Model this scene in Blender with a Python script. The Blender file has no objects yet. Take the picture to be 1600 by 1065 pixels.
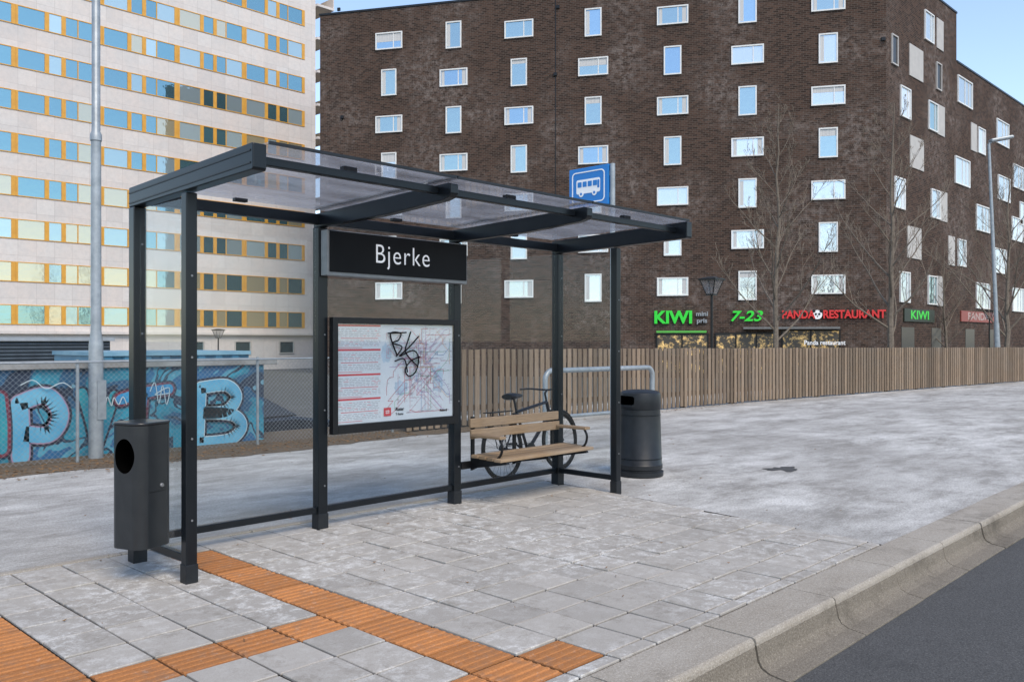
import bpy, bmesh, math, random
from mathutils import Vector, Matrix
random.seed(7)
COL = bpy.context.scene.collection
PI = math.pi
# ------------------------------------------------------------------ camera frame (used to survey positions)
TH = math.radians(43.7); S, Cc = math.sin(TH), math.cos(TH)
CAM = Vector((-2.474, -5.865, 1.5)); FW = Vector((Cc, S)); RT = Vector((S, -Cc)); FP = 1350.0; HZ = 531.0
def dirp(px): k = (px-800)/FP; return Vector((FW.x+RT.x*k, FW.y+RT.y*k))
def W(px, Y, z=0.0):
    d = dirp(px); return Vector((CAM.x+d.x*Y, CAM.y+d.y*Y, z))
def G(px, py, z=0.0): return W(px, FP*(1.5-z)/(py-HZ), z)
def online(A, d, px, py=531):
    r = dirp(px); den = r.x*d.y-r.y*d.x
    ax, ay = A.x-CAM.x, A.y-CAM.y
    t = (ax*d.y-ay*d.x)/den
    s = (CAM.x+r.x*t-A.x)*d.x+(CAM.y+r.y*t-A.y)*d.y
    return s, 1.5-(py-HZ)/FP*t
# ------------------------------------------------------------------ mesh builder
class MB:
    def __init__(s): s.v=[]; s.f=[]; s.m=[]; s.t=[]
    def add(s, vs, fs, mi=0, tone=.5):
        b=len(s.v); s.v+= [tuple(p) for p in vs]
        for f in fs: s.f.append([i+b for i in f]); s.m.append(mi); s.t.append(tone)
        return s
    def box(s,x0,x1,y0,y1,z0,z1,mi=0,tone=.5,M=None):
        vs=[Vector((x,y,z)) for z in (z0,z1) for y in (y0,y1) for x in (x0,x1)]
        if M: vs=[M@p for p in vs]
        return s.add(vs,[(0,2,3,1),(4,5,7,6),(0,1,5,4),(2,6,7,3),(0,4,6,2),(1,3,7,5)],mi,tone)
    def tube(s,pts,r,n=8,mi=0,tone=.5,caps=True,closed=False):
        pts=[Vector(p) for p in pts]; N=len(pts)
        rr=r if isinstance(r,(list,tuple)) else [r]*N
        vs=[];fs=[];up=None
        for i,p in enumerate(pts):
            if closed: d=pts[(i+1)%N]-pts[i-1]
            elif i==0: d=pts[1]-p
            elif i==N-1: d=p-pts[i-1]
            else: d=(pts[i+1]-p).normalized()+(p-pts[i-1]).normalized()
            if d.length<1e-9: d=Vector((0,0,1))
            d.normalize()
            if up is None: up=d.orthogonal().normalized()
            a=(up-d*up.dot(d))
            if a.length<1e-6: a=d.orthogonal()
            a.normalize(); up=a; b=d.cross(a)
            for k in range(n):
                q=2*PI*k/n; vs.append(p+(a*math.cos(q)+b*math.sin(q))*rr[i])
        M=N if closed else N-1
        for i in range(M):
            j=(i+1)%N
            for k in range(n):
                k2=(k+1)%n; fs.append((i*n+k,i*n+k2,j*n+k2,j*n+k))
        if caps and not closed:
            fs.append(tuple(range(n-1,-1,-1))); fs.append(tuple((N-1)*n+k for k in range(n)))
        return s.add(vs,fs,mi,tone)
    def lathe(s,prof,n=32,c=(0,0,0),mi=0,tone=.5,axis='z'):
        vs=[];fs=[];rings=[]
        for r,z in prof:
            if r<1e-6: rings.append([len(vs)]); vs.append((0,0,z))
            else:
                rings.append(list(range(len(vs),len(vs)+n)))
                for k in range(n): vs.append((r*math.cos(2*PI*k/n),r*math.sin(2*PI*k/n),z))
        for a,b in zip(rings,rings[1:]):
            for k in range(n):
                k2=(k+1)%n
                if len(a)==1 and len(b)==1: continue
                if len(a)==1: fs.append((a[0],b[k2],b[k]))
                elif len(b)==1: fs.append((a[k],a[k2],b[0]))
                else: fs.append((a[k],a[k2],b[k2],b[k]))
        out=[]
        for x,y,z in vs:
            if axis=='y': x,y,z=x,z,y
            elif axis=='x': x,y,z=z,x,y
            out.append((x+c[0],y+c[1],z+c[2]))
        return s.add(out,fs,mi,tone)
    def prism(s,poly,lo,hi,axis='y',mi=0,tone=.5):
        def mp(a,b,h): return {'y':(a,h,b),'z':(a,b,h),'x':(h,a,b)}[axis]
        n=len(poly); vs=[mp(a,b,lo) for a,b in poly]+[mp(a,b,hi) for a,b in poly]
        fs=[tuple(range(n)),tuple(range(2*n-1,n-1,-1))]+[(i,n+i,n+(i+1)%n,(i+1)%n) for i in range(n)]
        return s.add(vs,fs,mi,tone)
    def build(s,name,mats,parent=None,smooth=False,bevel=0,loc=None,rot=None):
        me=bpy.data.meshes.new(name); me.from_pydata(s.v,[],s.f)
        if not isinstance(mats,(list,tuple)): mats=[mats]
        for m in mats: me.materials.append(m)
        me.polygons.foreach_set('material_index',s.m)
        at=me.attributes.new('tone','FLOAT','FACE'); at.data.foreach_set('value',s.t)
        bm=bmesh.new(); bm.from_mesh(me); bmesh.ops.recalc_face_normals(bm,faces=bm.faces); bm.to_mesh(me); bm.free()
        if smooth:
            me.polygons.foreach_set('use_smooth',[True]*len(me.polygons)); me.set_sharp_from_angle(angle=math.radians(38))
        me.update()
        o=bpy.data.objects.new(name,me); COL.objects.link(o)
        if parent: o.parent=parent
        if loc is not None: o.location=loc
        if rot is not None: o.rotation_euler=rot
        if bevel:
            b=o.modifiers.new('Bevel','BEVEL'); b.width=bevel; b.segments=2; b.limit_method='ANGLE'
        return o
def rrect(cx,cy,w,h,r,n=6):
    p=[]
    for (sx,sy,a0) in ((1,1,0),(-1,1,90),(-1,-1,180),(1,-1,270)):
        for k in range(n+1):
            a=math.radians(a0+90*k/n); p.append((cx+sx*(w/2-r)+r*math.cos(a),cy+sy*(h/2-r)+r*math.sin(a)))
    return p
def cutout(o,mb,mat):
    c=mb.build('cut',[mat],o.parent); o.data.materials.append(mat)
    m=o.modifiers.new('b','BOOLEAN'); m.object=c; m.operation='DIFFERENCE'; m.solver='EXACT'; m.material_mode='TRANSFER'
    bpy.context.view_layer.update(); dg=bpy.context.evaluated_depsgraph_get()
    me=bpy.data.meshes.new_from_object(o.evaluated_get(dg)); o.modifiers.remove(m); o.data=me
    bpy.data.objects.remove(c)
def thing(name,label,cat,loc=(0,0,0),rz=0,group=None):
    o=bpy.data.objects.new(name,None); COL.objects.link(o); o.location=loc; o.rotation_euler=(0,0,rz); o.empty_display_size=.2
    return tag(o,label,cat,group)
def tag(o,label,cat,group=None,kind=None):
    o['label']=label; o['category']=cat
    if group:o['group']=group
    if kind:o['kind']=kind
    return o
def struct(o):
    o['kind']='structure'; return o
def text(name,s,size,mat,parent,loc,rot=(PI/2,0,0),ext=.001,offset=0,sx=1,align='CENTER',shear=0,space=1):
    c=bpy.data.curves.new(name,'FONT'); c.body=s; c.size=size; c.extrude=ext; c.offset=offset; c.align_x=align; c.align_y='CENTER'; c.shear=shear; c.space_character=space
    t=bpy.data.objects.new('tmp',c); COL.objects.link(t); bpy.context.view_layer.update()
    dg=bpy.context.evaluated_depsgraph_get(); me=bpy.data.meshes.new_from_object(t.evaluated_get(dg)); bpy.data.objects.remove(t)
    me.materials.clear(); me.materials.append(mat)
    o=bpy.data.objects.new(name,me); COL.objects.link(o); o.parent=parent; o.location=loc; o.rotation_euler=rot; o.scale=(sx,1,1)
    return o
# ------------------------------------------------------------------ materials
def newmat(name):
    m=bpy.data.materials.new(name); m.use_nodes=True; nt=m.node_tree; nt.nodes.clear()
    out=nt.nodes.new('ShaderNodeOutputMaterial'); return m,nt,out
def N(nt,t,**k):
    n=nt.nodes.new(t)
    for a,b in k.items():
        if a in n.inputs.keys(): n.inputs[a].default_value=b
        else: setattr(n,a,b)
    return n
def coord(nt,scale=(1,1,1),kind='Object'):
    tc=nt.nodes.new('ShaderNodeTexCoord'); mp=nt.nodes.new('ShaderNodeMapping'); mp.inputs['Scale'].default_value=scale
    nt.links.new(tc.outputs[kind],mp.inputs['Vector']); return mp.outputs['Vector']
def noise(nt,vec,scale,detail=4,rough=.6,dist=0):
    n=N(nt,'ShaderNodeTexNoise',Scale=scale,Detail=detail,Roughness=rough,Distortion=dist); nt.links.new(vec,n.inputs['Vector']); return n.outputs['Fac']
def ramp(nt,fac,stops,interp='LINEAR'):
    r=nt.nodes.new('ShaderNodeValToRGB'); r.color_ramp.interpolation=interp; cr=r.color_ramp
    while len(cr.elements)<len(stops): cr.elements.new(.5)
    for e,(p,c) in zip(cr.elements,stops):
        e.position=p; e.color=(c,c,c,1) if isinstance(c,(int,float)) else (*c,1)
    nt.links.new(fac,r.inputs['Fac']); return r.outputs['Color']
def mix(nt,fac,a,b,mode='MIX'):
    m=nt.nodes.new('ShaderNodeMix'); m.data_type='RGBA'; m.blend_type=mode
    for sock,val in ((m.inputs['Factor'],fac),(m.inputs['A'],a),(m.inputs['B'],b)):
        if hasattr(val,'is_output'): nt.links.new(val,sock)
        elif isinstance(val,(int,float)): sock.default_value=val
        else: sock.default_value=(*val,1)
    return m.outputs['Result']
def princ(nt,out,col,rough=.6,metal=0,bump=None,bstr=.2,bdist=.01,spec=.5):
    p=nt.nodes.new('ShaderNodeBsdfPrincipled')
    for k,v in (('Base Color',col),('Roughness',rough),('Metallic',metal)):
        if hasattr(v,'is_output'): nt.links.new(v,p.inputs[k])
        else: p.inputs[k].default_value=(*v,1) if isinstance(v,tuple) else v
    p.inputs['Specular IOR Level'].default_value=spec
    if bump is not None:
        b=N(nt,'ShaderNodeBump',Strength=bstr,Distance=bdist); nt.links.new(bump,b.inputs['Height']); nt.links.new(b.outputs['Normal'],p.inputs['Normal'])
    nt.links.new(p.outputs[0],out.inputs['Surface']); return p
def tone(nt):
    a=N(nt,'ShaderNodeAttribute',attribute_name='tone'); return a.outputs['Fac']
def simple(name,c1,c2=None,scale=8,rough=.5,metal=0,bstr=.0,spec=.5,sc=(1,1,1),detail=4):
    m,nt,out=newmat(name); v=coord(nt,sc); c2=c2 or tuple(x*.75 for x in c1)
    n=noise(nt,v,scale,detail); col=mix(nt,ramp(nt,n,[(.3,0.0),(.7,1.0)]),c1,c2)
    princ(nt,out,col,rough,metal,n if bstr else None,bstr,.01,spec); return m
def pane_mat(name,base,refl,tint,rough=.04,var=.5,sc=.35):
    m,nt,out=newmat(name)
    geo=N(nt,'ShaderNodeObjectInfo')
    n=noise(nt,coord(nt,(1,1,1)),sc*6,2)
    add=mix(nt,var,base,ramp(nt,geo.outputs['Random'],[(0,tuple(x*.4 for x in base)),(.6,base),(1,tuple(min(1,x*2.2) for x in base))]))
    d=N(nt,'ShaderNodeBsdfPrincipled',Roughness=.4); nt.links.new(add,d.inputs['Base Color'])
    g=N(nt,'ShaderNodeBsdfGlossy',Roughness=rough); g.inputs['Color'].default_value=(*tint,1)
    b=N(nt,'ShaderNodeBump',Strength=.08,Distance=.06); nt.links.new(n,b.inputs['Height']); nt.links.new(b.outputs[0],g.inputs['Normal'])
    ms=N(nt,'ShaderNodeMixShader'); ms.inputs[0].default_value=refl
    nt.links.new(d.outputs[0],ms.inputs[1]); nt.links.new(g.outputs[0],ms.inputs[2]); nt.links.new(ms.outputs[0],out.inputs['Surface']); return m
def glass_mat(name,tint,dirt,dirtcol,refl=1.0,streak=(6,6,.6),base=.04,trans=0.0):
    m,nt,out=newmat(name)
    tr=N(nt,'ShaderNodeBsdfTransparent'); tr.inputs['Color'].default_value=(*tint,1)
    gl=N(nt,'ShaderNodeBsdfGlossy',Roughness=.02)
    lw=N(nt,'ShaderNodeLayerWeight',Blend=.5)
    pw=N(nt,'ShaderNodeMath',operation='POWER'); nt.links.new(lw.outputs['Facing'],pw.inputs[0]); pw.inputs[1].default_value=5
    mu=N(nt,'ShaderNodeMath',operation='MULTIPLY_ADD'); nt.links.new(pw.outputs[0],mu.inputs[0]); mu.inputs[1].default_value=.8*refl; mu.inputs[2].default_value=base
    m1=N(nt,'ShaderNodeMixShader'); nt.links.new(mu.outputs[0],m1.inputs[0]); nt.links.new(tr.outputs[0],m1.inputs[1]); nt.links.new(gl.outputs[0],m1.inputs[2])
    df=N(nt,'ShaderNodeBsdfDiffuse'); df.inputs['Color'].default_value=(*dirtcol,1); dsh=df.outputs[0]
    if trans:
        tl_=N(nt,'ShaderNodeBsdfTranslucent'); tl_.inputs['Color'].default_value=(*dirtcol,1)
        md=N(nt,'ShaderNodeMixShader'); md.inputs[0].default_value=trans; nt.links.new(df.outputs[0],md.inputs[1]); nt.links.new(tl_.outputs[0],md.inputs[2]); dsh=md.outputs[0]
    n1=noise(nt,coord(nt,streak),1.5,6,.7); n2=noise(nt,coord(nt,(1,1,1)),40,3)
    f=ramp(nt,n1,[(.35,dirt*.3),(.75,dirt)]); f=mix(nt,1.0,f,ramp(nt,n2,[(.3,.7),(.7,1.0)]),'MULTIPLY')
    m2=N(nt,'ShaderNodeMixShader'); nt.links.new(f,m2.inputs[0]); nt.links.new(m1.outputs[0],m2.inputs[1]); nt.links.new(dsh,m2.inputs[2])
    nt.links.new(m2.outputs[0],out.inputs['Surface']); return m
def emis(name,c,st,c2=None,lo=.35,hi=.65,sc=1.3):
    m,nt,out=newmat(name)
    n=noise(nt,coord(nt),sc,5,.8); col=mix(nt,ramp(nt,n,[(lo,0.),(hi,1.)]),c,c2 or c)
    p=princ(nt,out,col,.4); nt.links.new(col,p.inputs['Emission Color']); p.inputs['Emission Strength'].default_value=st; return m

MT={}
MT['steel']=simple('dark_steel',(.0055,.0075,.010),(.0085,.011,.014),5,.28,0.0,spec=.30)
MT['steel2']=simple('dark_steel_worn',(.011,.013,.016),(.017,.019,.022),14,.40,0,.05,spec=.30)
MT['binm']=simple('bin_grey',(.016,.019,.022),(.023,.026,.029),10,.28,.0,.0,spec=.42)
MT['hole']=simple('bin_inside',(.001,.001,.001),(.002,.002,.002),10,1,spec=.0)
MT['black']=simple('black_plastic',(.007,.007,.008),(.011,.011,.012),20,.35,spec=.3)
MT['rubber']=simple('rubber',(.012,.012,.012),(.02,.02,.02),30,.8,spec=.2)
MT['alu']=simple('aluminium',(.30,.31,.32),(.24,.25,.26),12,.4,.6)
MT['frameg']=simple('board_frame_grey',(.22,.225,.23),(.17,.175,.18),12,.45,.5)
MT['galv']=simple('galvanised_steel',(.34,.37,.39),(.23,.255,.27),9,.45,.35,.05)
MT['white']=simple('white_paint',(.72,.72,.70),(.64,.64,.62),3,.45)
MT['text']=simple('sign_lettering',(.85,.85,.85),(.8,.8,.8),3,.5)
MT['blue']=simple('sign_blue',(.008,.17,.50),(.010,.18,.53),3,.35)
MT['signblack']=simple('sign_face',(.004,.004,.005),(.006,.006,.007),3,.40,spec=.12)
def wood(name,c1,c2,sc,bs=.3,tn=.45,rough=.7,grey=(.32,.30,.27)):
    m,nt,out=newmat(name); v=coord(nt,sc); n=noise(nt,v,3,8,.7,.6); n2=noise(nt,coord(nt),1.2,3)
    col=mix(nt,ramp(nt,n,[(.3,0.),(.7,1.)]),c1,c2); col=mix(nt,ramp(nt,n2,[(.4,0.),(.7,.35)]),col,grey)
    col=mix(nt,1.0,col,ramp(nt,tone(nt),[(0,1-tn),(1,1.)]),'MULTIPLY')
    princ(nt,out,col,rough,0,n,bs,.004,.3); return m
MT['bench']=wood('bench_wood',(.36,.245,.14),(.21,.138,.08),(2,30,30))
MT['fence']=wood('fence_wood',(.33,.245,.17),(.18,.128,.088),(14,14,1.2),.3,.50,.85,(.25,.215,.178))
def paving():
    m,nt,out=newmat('concrete_tile'); v=coord(nt); big=noise(nt,v,.6,4,.55,.1); mid=noise(nt,v,11,10,.85); fine=noise(nt,v,200,3,.8); grit=noise(nt,v,70,4,.85)
    col=mix(nt,ramp(nt,fine,[(.3,0.),(.7,1.)]),(.30,.276,.243),(.43,.402,.362))
    col=mix(nt,1.0,col,ramp(nt,tone(nt),[(0,.84),(1,1.04)]),'MULTIPLY')
    wear=ramp(nt,mid,[(.49,0.),(.57,1.)]); w2=mix(nt,1.,wear,ramp(nt,big,[(.42,.15),(.60,.9)]),'MULTIPLY')
    w2=mix(nt,1.,w2,ramp(nt,grit,[(.38,.25),(.55,1.)]),'MULTIPLY')
    col=mix(nt,w2,col,(.66,.65,.62))
    dk=ramp(nt,noise(nt,v,4,9,.84),[(.53,0.),(.62,.5)]); col=mix(nt,dk,col,(.19,.168,.138))
    princ(nt,out,col,.82,0,mix(nt,.5,mid,fine),.35,.005,.25); return m
MT['tile']=paving()
def joint():
    m,nt,out=newmat('tile_joint'); v=coord(nt); n=noise(nt,v,1.6,6,.75)
    col=ramp(nt,n,[(.52,(.018,.015,.012)),(.60,(.05,.042,.036)),(.68,(.58,.57,.55))]); princ(nt,out,col,.95,spec=.1); return m
MT['joint']=joint()
def tact():
    m,nt,out=newmat('tactile_tile'); v=coord(nt); n=noise(nt,v,7,7,.8); f=noise(nt,v,110,3,.8)
    col=mix(nt,ramp(nt,f,[(.3,0.),(.7,1.)]),(.33,.125,.038),(.50,.22,.08))
    col=mix(nt,1.0,col,ramp(nt,tone(nt),[(0,.72),(1,1.05)]),'MULTIPLY')
    col=mix(nt,ramp(nt,n,[(.50,0.),(.66,.65)]),col,(.22,.13,.08))
    col=mix(nt,ramp(nt,noise(nt,v,22,7,.85),[(.57,0.),(.70,.6)]),col,(.46,.38,.32))
    princ(nt,out,col,.85,0,f,.3,.004,.25); return m
MT['tact']=tact()
def asphalt(name,dark,light,salt,saltcol,lo=.45,hi=.7,rough=.9,grain=220,dkamt=.35,vs=1.0,soft=0,grit=False):
    m,nt,out=newmat(name); v=coord(nt); g=noise(nt,v,grain,2,.9); vor=N(nt,'ShaderNodeTexVoronoi',Scale=grain*.5); nt.links.new(v,vor.inputs['Vector'])
    col=mix(nt,ramp(nt,g,[(.35,0.),(.7,1.)]),dark,light)
    col=mix(nt,ramp(nt,vor.outputs['Distance'],[(.05,.5),(.25,0.)]),col,tuple(min(1,x*1.9) for x in light))
    big=noise(nt,v,.25*vs,6,.6,.2); mid=noise(nt,coord(nt,(.45,1,1)),1.7,12,.80,.1); sp=noise(nt,v,55,5,.85)
    s=mix(nt,1.,ramp(nt,big,[(lo-.1,.25+soft),(hi,1.)]),ramp(nt,mid,[(lo-.04,.05+soft),(hi,1.)]),'MULTIPLY')
    s=mix(nt,1.,s,(salt,salt,salt),'MULTIPLY'); s=mix(nt,1.,s,ramp(nt,sp,[(.40,.25 if grit else .55),(.56,1.)]),'MULTIPLY')
    col=mix(nt,s,col,saltcol)
    d2=ramp(nt,noise(nt,v,.5,10,.84),[(.53,0.),(.64,dkamt)]); col=mix(nt,d2,col,tuple(x*.6 for x in dark))
    princ(nt,out,col,rough,0,mix(nt,.6,g,vor.outputs['Distance']),.5,.006,.2); return m
MT['path']=asphalt('path_asphalt',(.165,.155,.140),(.28,.265,.240),1.0,(.70,.69,.66),.42,.60,dkamt=.35,soft=.06,grit=True)
MT['road']=asphalt('road_asphalt',(.046,.046,.046),(.108,.107,.105),.15,(.25,.25,.25),.5,.75,grain=110)
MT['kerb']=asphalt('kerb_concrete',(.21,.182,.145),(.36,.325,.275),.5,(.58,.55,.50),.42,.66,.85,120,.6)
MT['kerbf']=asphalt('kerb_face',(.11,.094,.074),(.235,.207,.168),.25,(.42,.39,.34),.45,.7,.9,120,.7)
MT['soil']=asphalt('soil',(.06,.045,.032),(.19,.145,.10),.35,(.45,.4,.33),.5,.7,1,60)
MT['ground']=asphalt('far_ground',(.07,.07,.065),(.13,.13,.12),.3,(.35,.35,.35),.5,.7,1,20)
def brick():
    m,nt,out=newmat('brown_brick'); tc=nt.nodes.new('ShaderNodeTexCoord'); sp=nt.nodes.new('ShaderNodeSeparateXYZ'); nt.links.new(tc.outputs['Object'],sp.inputs[0])
    cb=nt.nodes.new('ShaderNodeCombineXYZ'); ad=N(nt,'ShaderNodeMath',operation='ADD'); nt.links.new(sp.outputs[0],ad.inputs[0]); nt.links.new(sp.outputs[1],ad.inputs[1])
    nt.links.new(ad.outputs[0],cb.inputs[0]); nt.links.new(sp.outputs[2],cb.inputs[1])
    b=N(nt,'ShaderNodeTexBrick',Scale=1.0); b.inputs['Brick Width'].default_value=.34; b.inputs['Row Height'].default_value=.12; b.inputs['Mortar Size'].default_value=.014
    b.inputs['Color1'].default_value=(.031,.020,.016,1); b.inputs['Color2'].default_value=(.094,.056,.041,1); b.inputs['Mortar'].default_value=(.108,.09,.077,1)
    nt.links.new(cb.outputs[0],b.inputs['Vector'])
    v=cb.outputs[0]; n1=noise(nt,v,.16,5,.6,.2); n2=noise(nt,v,2.2,8,.85); n3=noise(nt,v,7,3,.8)
    st=mix(nt,1.,ramp(nt,n1,[(.45,0.),(.62,.7)]),ramp(nt,n2,[(.46,0.),(.64,1.)]),'MULTIPLY')
    col=mix(nt,st,b.outputs['Color'],(.30,.255,.23))
    col=mix(nt,ramp(nt,n3,[(.35,.0),(.7,.35)]),col,(.026,.018,.014))
    princ(nt,out,col,.9,0,b.outputs['Fac'],.2,.01,.1); return m
MT['brick']=brick()
def facade():
    m,nt,out=newmat('white_cladding'); tc=nt.nodes.new('ShaderNodeTexCoord'); sp=nt.nodes.new('ShaderNodeSeparateXYZ'); nt.links.new(tc.outputs['Object'],sp.inputs[0])
    cb=nt.nodes.new('ShaderNodeCombineXYZ'); nt.links.new(sp.outputs[0],cb.inputs[0]); nt.links.new(sp.outputs[2],cb.inputs[1])
    b=N(nt,'ShaderNodeTexBrick',Scale=1.0,offset=0.0); b.inputs['Brick Width'].default_value=1.2; b.inputs['Row Height'].default_value=1.5; b.inputs['Mortar Size'].default_value=.012
    b.inputs['Color1'].default_value=(.55,.52,.50,1); b.inputs['Color2'].default_value=(.63,.60,.575,1); b.inputs['Mortar'].default_value=(.42,.39,.37,1)
    nt.links.new(cb.outputs[0],b.inputs['Vector']); n=noise(nt,cb.outputs[0],.35,5,.7); n2=noise(nt,cb.outputs[0],3,5,.8)
    col=mix(nt,ramp(nt,n,[(.4,0.),(.7,.6)]),b.outputs['Color'],(.69,.59,.53)); col=mix(nt,ramp(nt,n2,[(.4,0.),(.8,.5)]),col,(.40,.385,.375))  # pinkish patches in the colour stand for warm reflected light
    princ(nt,out,col,.8,spec=.2); return m
MT['clad']=facade()
MT['yellow']=simple('yellow_frame',(.66,.34,.045),(.54,.26,.035),2,.5)
MT['pw1']=pane_mat('teal_window_pane',(.06,.15,.18),.5,(.34,.55,.62))
MT['pw2']=pane_mat('warm_reflection_pane',(.40,.35,.22),.4,(.72,.70,.60),.04,.25)  # yellowish base colour stands in for a warm reflection
MT['pw3']=pane_mat('curtained_window_pane',(.32,.40,.42),.35,(.52,.74,.80))
MT['pb1']=pane_mat('green_blue_window_pane',(.12,.18,.19),.55,(.56,.70,.74))
MT['pb2']=pane_mat('pale_reflection_pane',(.46,.51,.54),.42,(.80,.88,.93))  # pale base colour paints in the bright sky mirrored by the glass
MT['pb3']=pane_mat('sky_window_pane',(.12,.20,.28),.55,(.50,.66,.80))
MT['shutter']=simple('beige_panel',(.46,.437,.405),(.40,.38,.355),2,.6)
MT['curtain']=simple('curtain',(.6,.6,.58),(.4,.4,.4),1,.9,sc=(20,1,.2))
MT['glass']=glass_mat('shelter_glass',(.95,.968,.972),.018,(.55,.52,.50),.9,(5,5,.5),.014)
MT['glass_dirty']=glass_mat('roof_glass',(.84,.86,.90),.36,(.75,.77,.81),.8,(.7,4,1),.035,.6)
MT['leaf']=simple('dry_leaf',(.22,.12,.05),(.12,.07,.03),3,.8)
MT['bark']=simple('grey_bark',(.19,.155,.12),(.10,.082,.063),10,.9)
MT['kiwi']=emis('green_lettering',(.02,.50,.03),.30)
MT['redl']=emis('red_lettering',(.50,.02,.02),.25)
MT['greyl']=simple('grey_lettering',(.3,.33,.35),None,3,.5)
MT['shopwin']=emis('lit_shop_window',(.035,.03,.024),.6,(.70,.46,.17),.50,.64,2.2)
MT['shopgreen']=emis('green_shop_band',(.08,.34,.05),.12)
MT['shopdark']=pane_mat('dark_shop_window',(.02,.02,.02),.07,(.6,.5,.45),.15)

# ------------------------------------------------------------------ GROUND
def sheet(name,poly,z,mat):
    m=MB(); m.add([(x,y,z) for x,y in poly],[tuple(range(len(poly)))]); o=m.build(name,mat); return o
def rect(x0,x1,y0,y1): return [(x0,y0),(x1,y0),(x1,y1),(x0,y1)]
struct(sheet('ground',rect(-3000,3000,-3000,3000),-.95,MT['ground']))
struct(sheet('road',rect(-200,300,-45,-3.86),-.17,MT['road']))
struct(sheet('pavement',rect(-60,120,-3.47,6.9),0,MT['path']))
m=MB(); m.add([(-60,6.9,0),(120,6.9,0),(120,8.0,-.94),(-60,8.0,-.94)],[(0,1,2,3)]); struct(m.build('bank',MT['soil']))
R=random.Random(3)
xs=[-12+.25*i for i in range(84)]
poly=[(x,4.55+.12*math.sin(x*1.3)+R.uniform(-.06,.06)) for x in xs]+[(xs[-1],6.85),(xs[0],6.85)]
struct(sheet('soil_strip',poly,.005,MT['soil']))
TS=.3
def xb(y): return 4.42+.13*y
struct(sheet('tile_bed',[(-9,-3.44),(xb(-3.44)+.03,-3.44),(xb(.25)+.03,.25),(-9,.25)],.004,MT['joint']))
def is_tact(i,j):
    if i==0 and 1<=j<=11: return True
    if j==7 and -4<=i<=0: return True
    if i in(-6,-5) and j>=3: return True
    if j==11 and -1<=i<=1: return True
    return False
tl=MB(); tc_=MB(); R=random.Random(11)
for i in range(-31,15):
    for j in range(13):
        x0=.2+TS*i; x1=x0+TS; y1=.25-TS*j; y0=max(y1-TS,-3.445); g=.0065+R.uniform(-.001,.0015)
        if is_tact(i,j) and j<12:
            t=R.random()
            tc_.box(x0+g,x1-g,y0+g,y1-g,-.02,.010+R.uniform(-.002,.002),tone=t)
            for k in range(5):
                a=y0+.020+k*.0545
                tc_.prism([(a,.008),(a+.032,.008),(a+.025,.0145),(a+.007,.0145)],x0+.010,x1-.010,'x',tone=min(1,t+.2))
            continue
        e0,e1=min(x1,xb(y0)),min(x1,xb(y1))
        if e0-x0<.05 : continue
        h=.016+R.uniform(-.003,.003); a=R.uniform(-.002,.002); b=R.uniform(-.002,.002); c=.003
        B=[(x0+g,y0+g),(e0-g,y0+g),(e1-g,y1-g),(x0+g,y1-g)]; T=[(x0+g+c,y0+g+c),(e0-g-c,y0+g+c),(e1-g-c,y1-g-c),(x0+g+c,y1-g-c)]
        hs=[h-a-b,h+a-b,h+a+b,h-a+b]
        vs=[(p[0],p[1],-.02) for p in B]+[(p[0],p[1],q-.004) for p,q in zip(B,hs)]+[(p[0],p[1],q) for p,q in zip(T,hs)]
        fs=[(8,9,10,11)]+[(k,(k+1)%4,4+(k+1)%4,4+k) for k in range(4)]+[(4+k,4+(k+1)%4,8+(k+1)%4,8+k) for k in range(4)]
        tl.add(vs,fs,0,R.random())
struct(tl.build('tile_paving',MT['tile'])); struct(tc_.build('tactile_paving',MT['tact']))
ed=MB()
for i in range(-9,5):
    ed.box(i*1.0+.005,min(i+1.0,4.45)-.005,.256,.325,-.05,.020,tone=R.random())
struct(ed.build('edging_stones',MT['kerb'],bevel=.006))
kb=MB()
ptop=[(-3.452,-.03),(-3.452,.008),(-3.458,.013),(-3.735,.012),(-3.748,.005),(-3.755,-.010),(-3.757,-.03)]
pface=[(-3.46,-.0302),(-3.757,-.0302),(-3.772,-.100),(-3.79,-.128),(-3.83,-.147),(-3.93,-.160),(-3.93,-.25),(-3.46,-.25)]
for i in range(-12,90):
    x=i*.95+.55; dz=R.uniform(-.003,.003); dy=R.uniform(-.004,.004)
    kb.prism([(a+dy,b+dz) for a,b in ptop],x+.006,x+.944,'x',0,R.random())
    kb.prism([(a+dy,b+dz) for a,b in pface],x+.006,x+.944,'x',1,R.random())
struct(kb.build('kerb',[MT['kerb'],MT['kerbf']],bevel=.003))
m=MB(); m.box(-12,86,-3.90,-3.46,-.3,-.182); m.box(-12,86,-3.70,-3.47,-.181,-.012); struct(m.build('kerb_bed',MT['joint']))
pp=G(1225,731); m=MB()
pts=[]
for k in range(34):
    a=2*PI*k/34; r=1+.3*math.sin(3*a+1)+R.uniform(-.3,.3); pts.append((pp.x+.20*r*math.cos(a),pp.y+.15*r*math.sin(a),.005))
m.add(pts,[tuple(range(34))]); struct(m.build('asphalt_patch',MT['road']))
lf=MB(); R=random.Random(5)
def leaf(x,y,z,s):
    a=R.uniform(0,6.28); M=Matrix.Translation((x,y,z))@Matrix.Rotation(a,4,'Z')@Matrix.Rotation(R.uniform(-.5,.5),4,'X')
    p=[M@Vector(q) for q in ((-s,0,.004),(-.2*s,.45*s,0),(s,0,.008),(-.2*s,-.45*s,0))]; lf.add(p,[(0,1,2,3)],0,R.random())
for k in range(2400): leaf(R.uniform(-6,6.5),5.0+R.gauss(0,.28),.012,R.uniform(.012,.032))
for k in range(110): leaf(R.uniform(-3,6),R.uniform(-3.2,4.4),.022,R.uniform(.006,.016))
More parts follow.
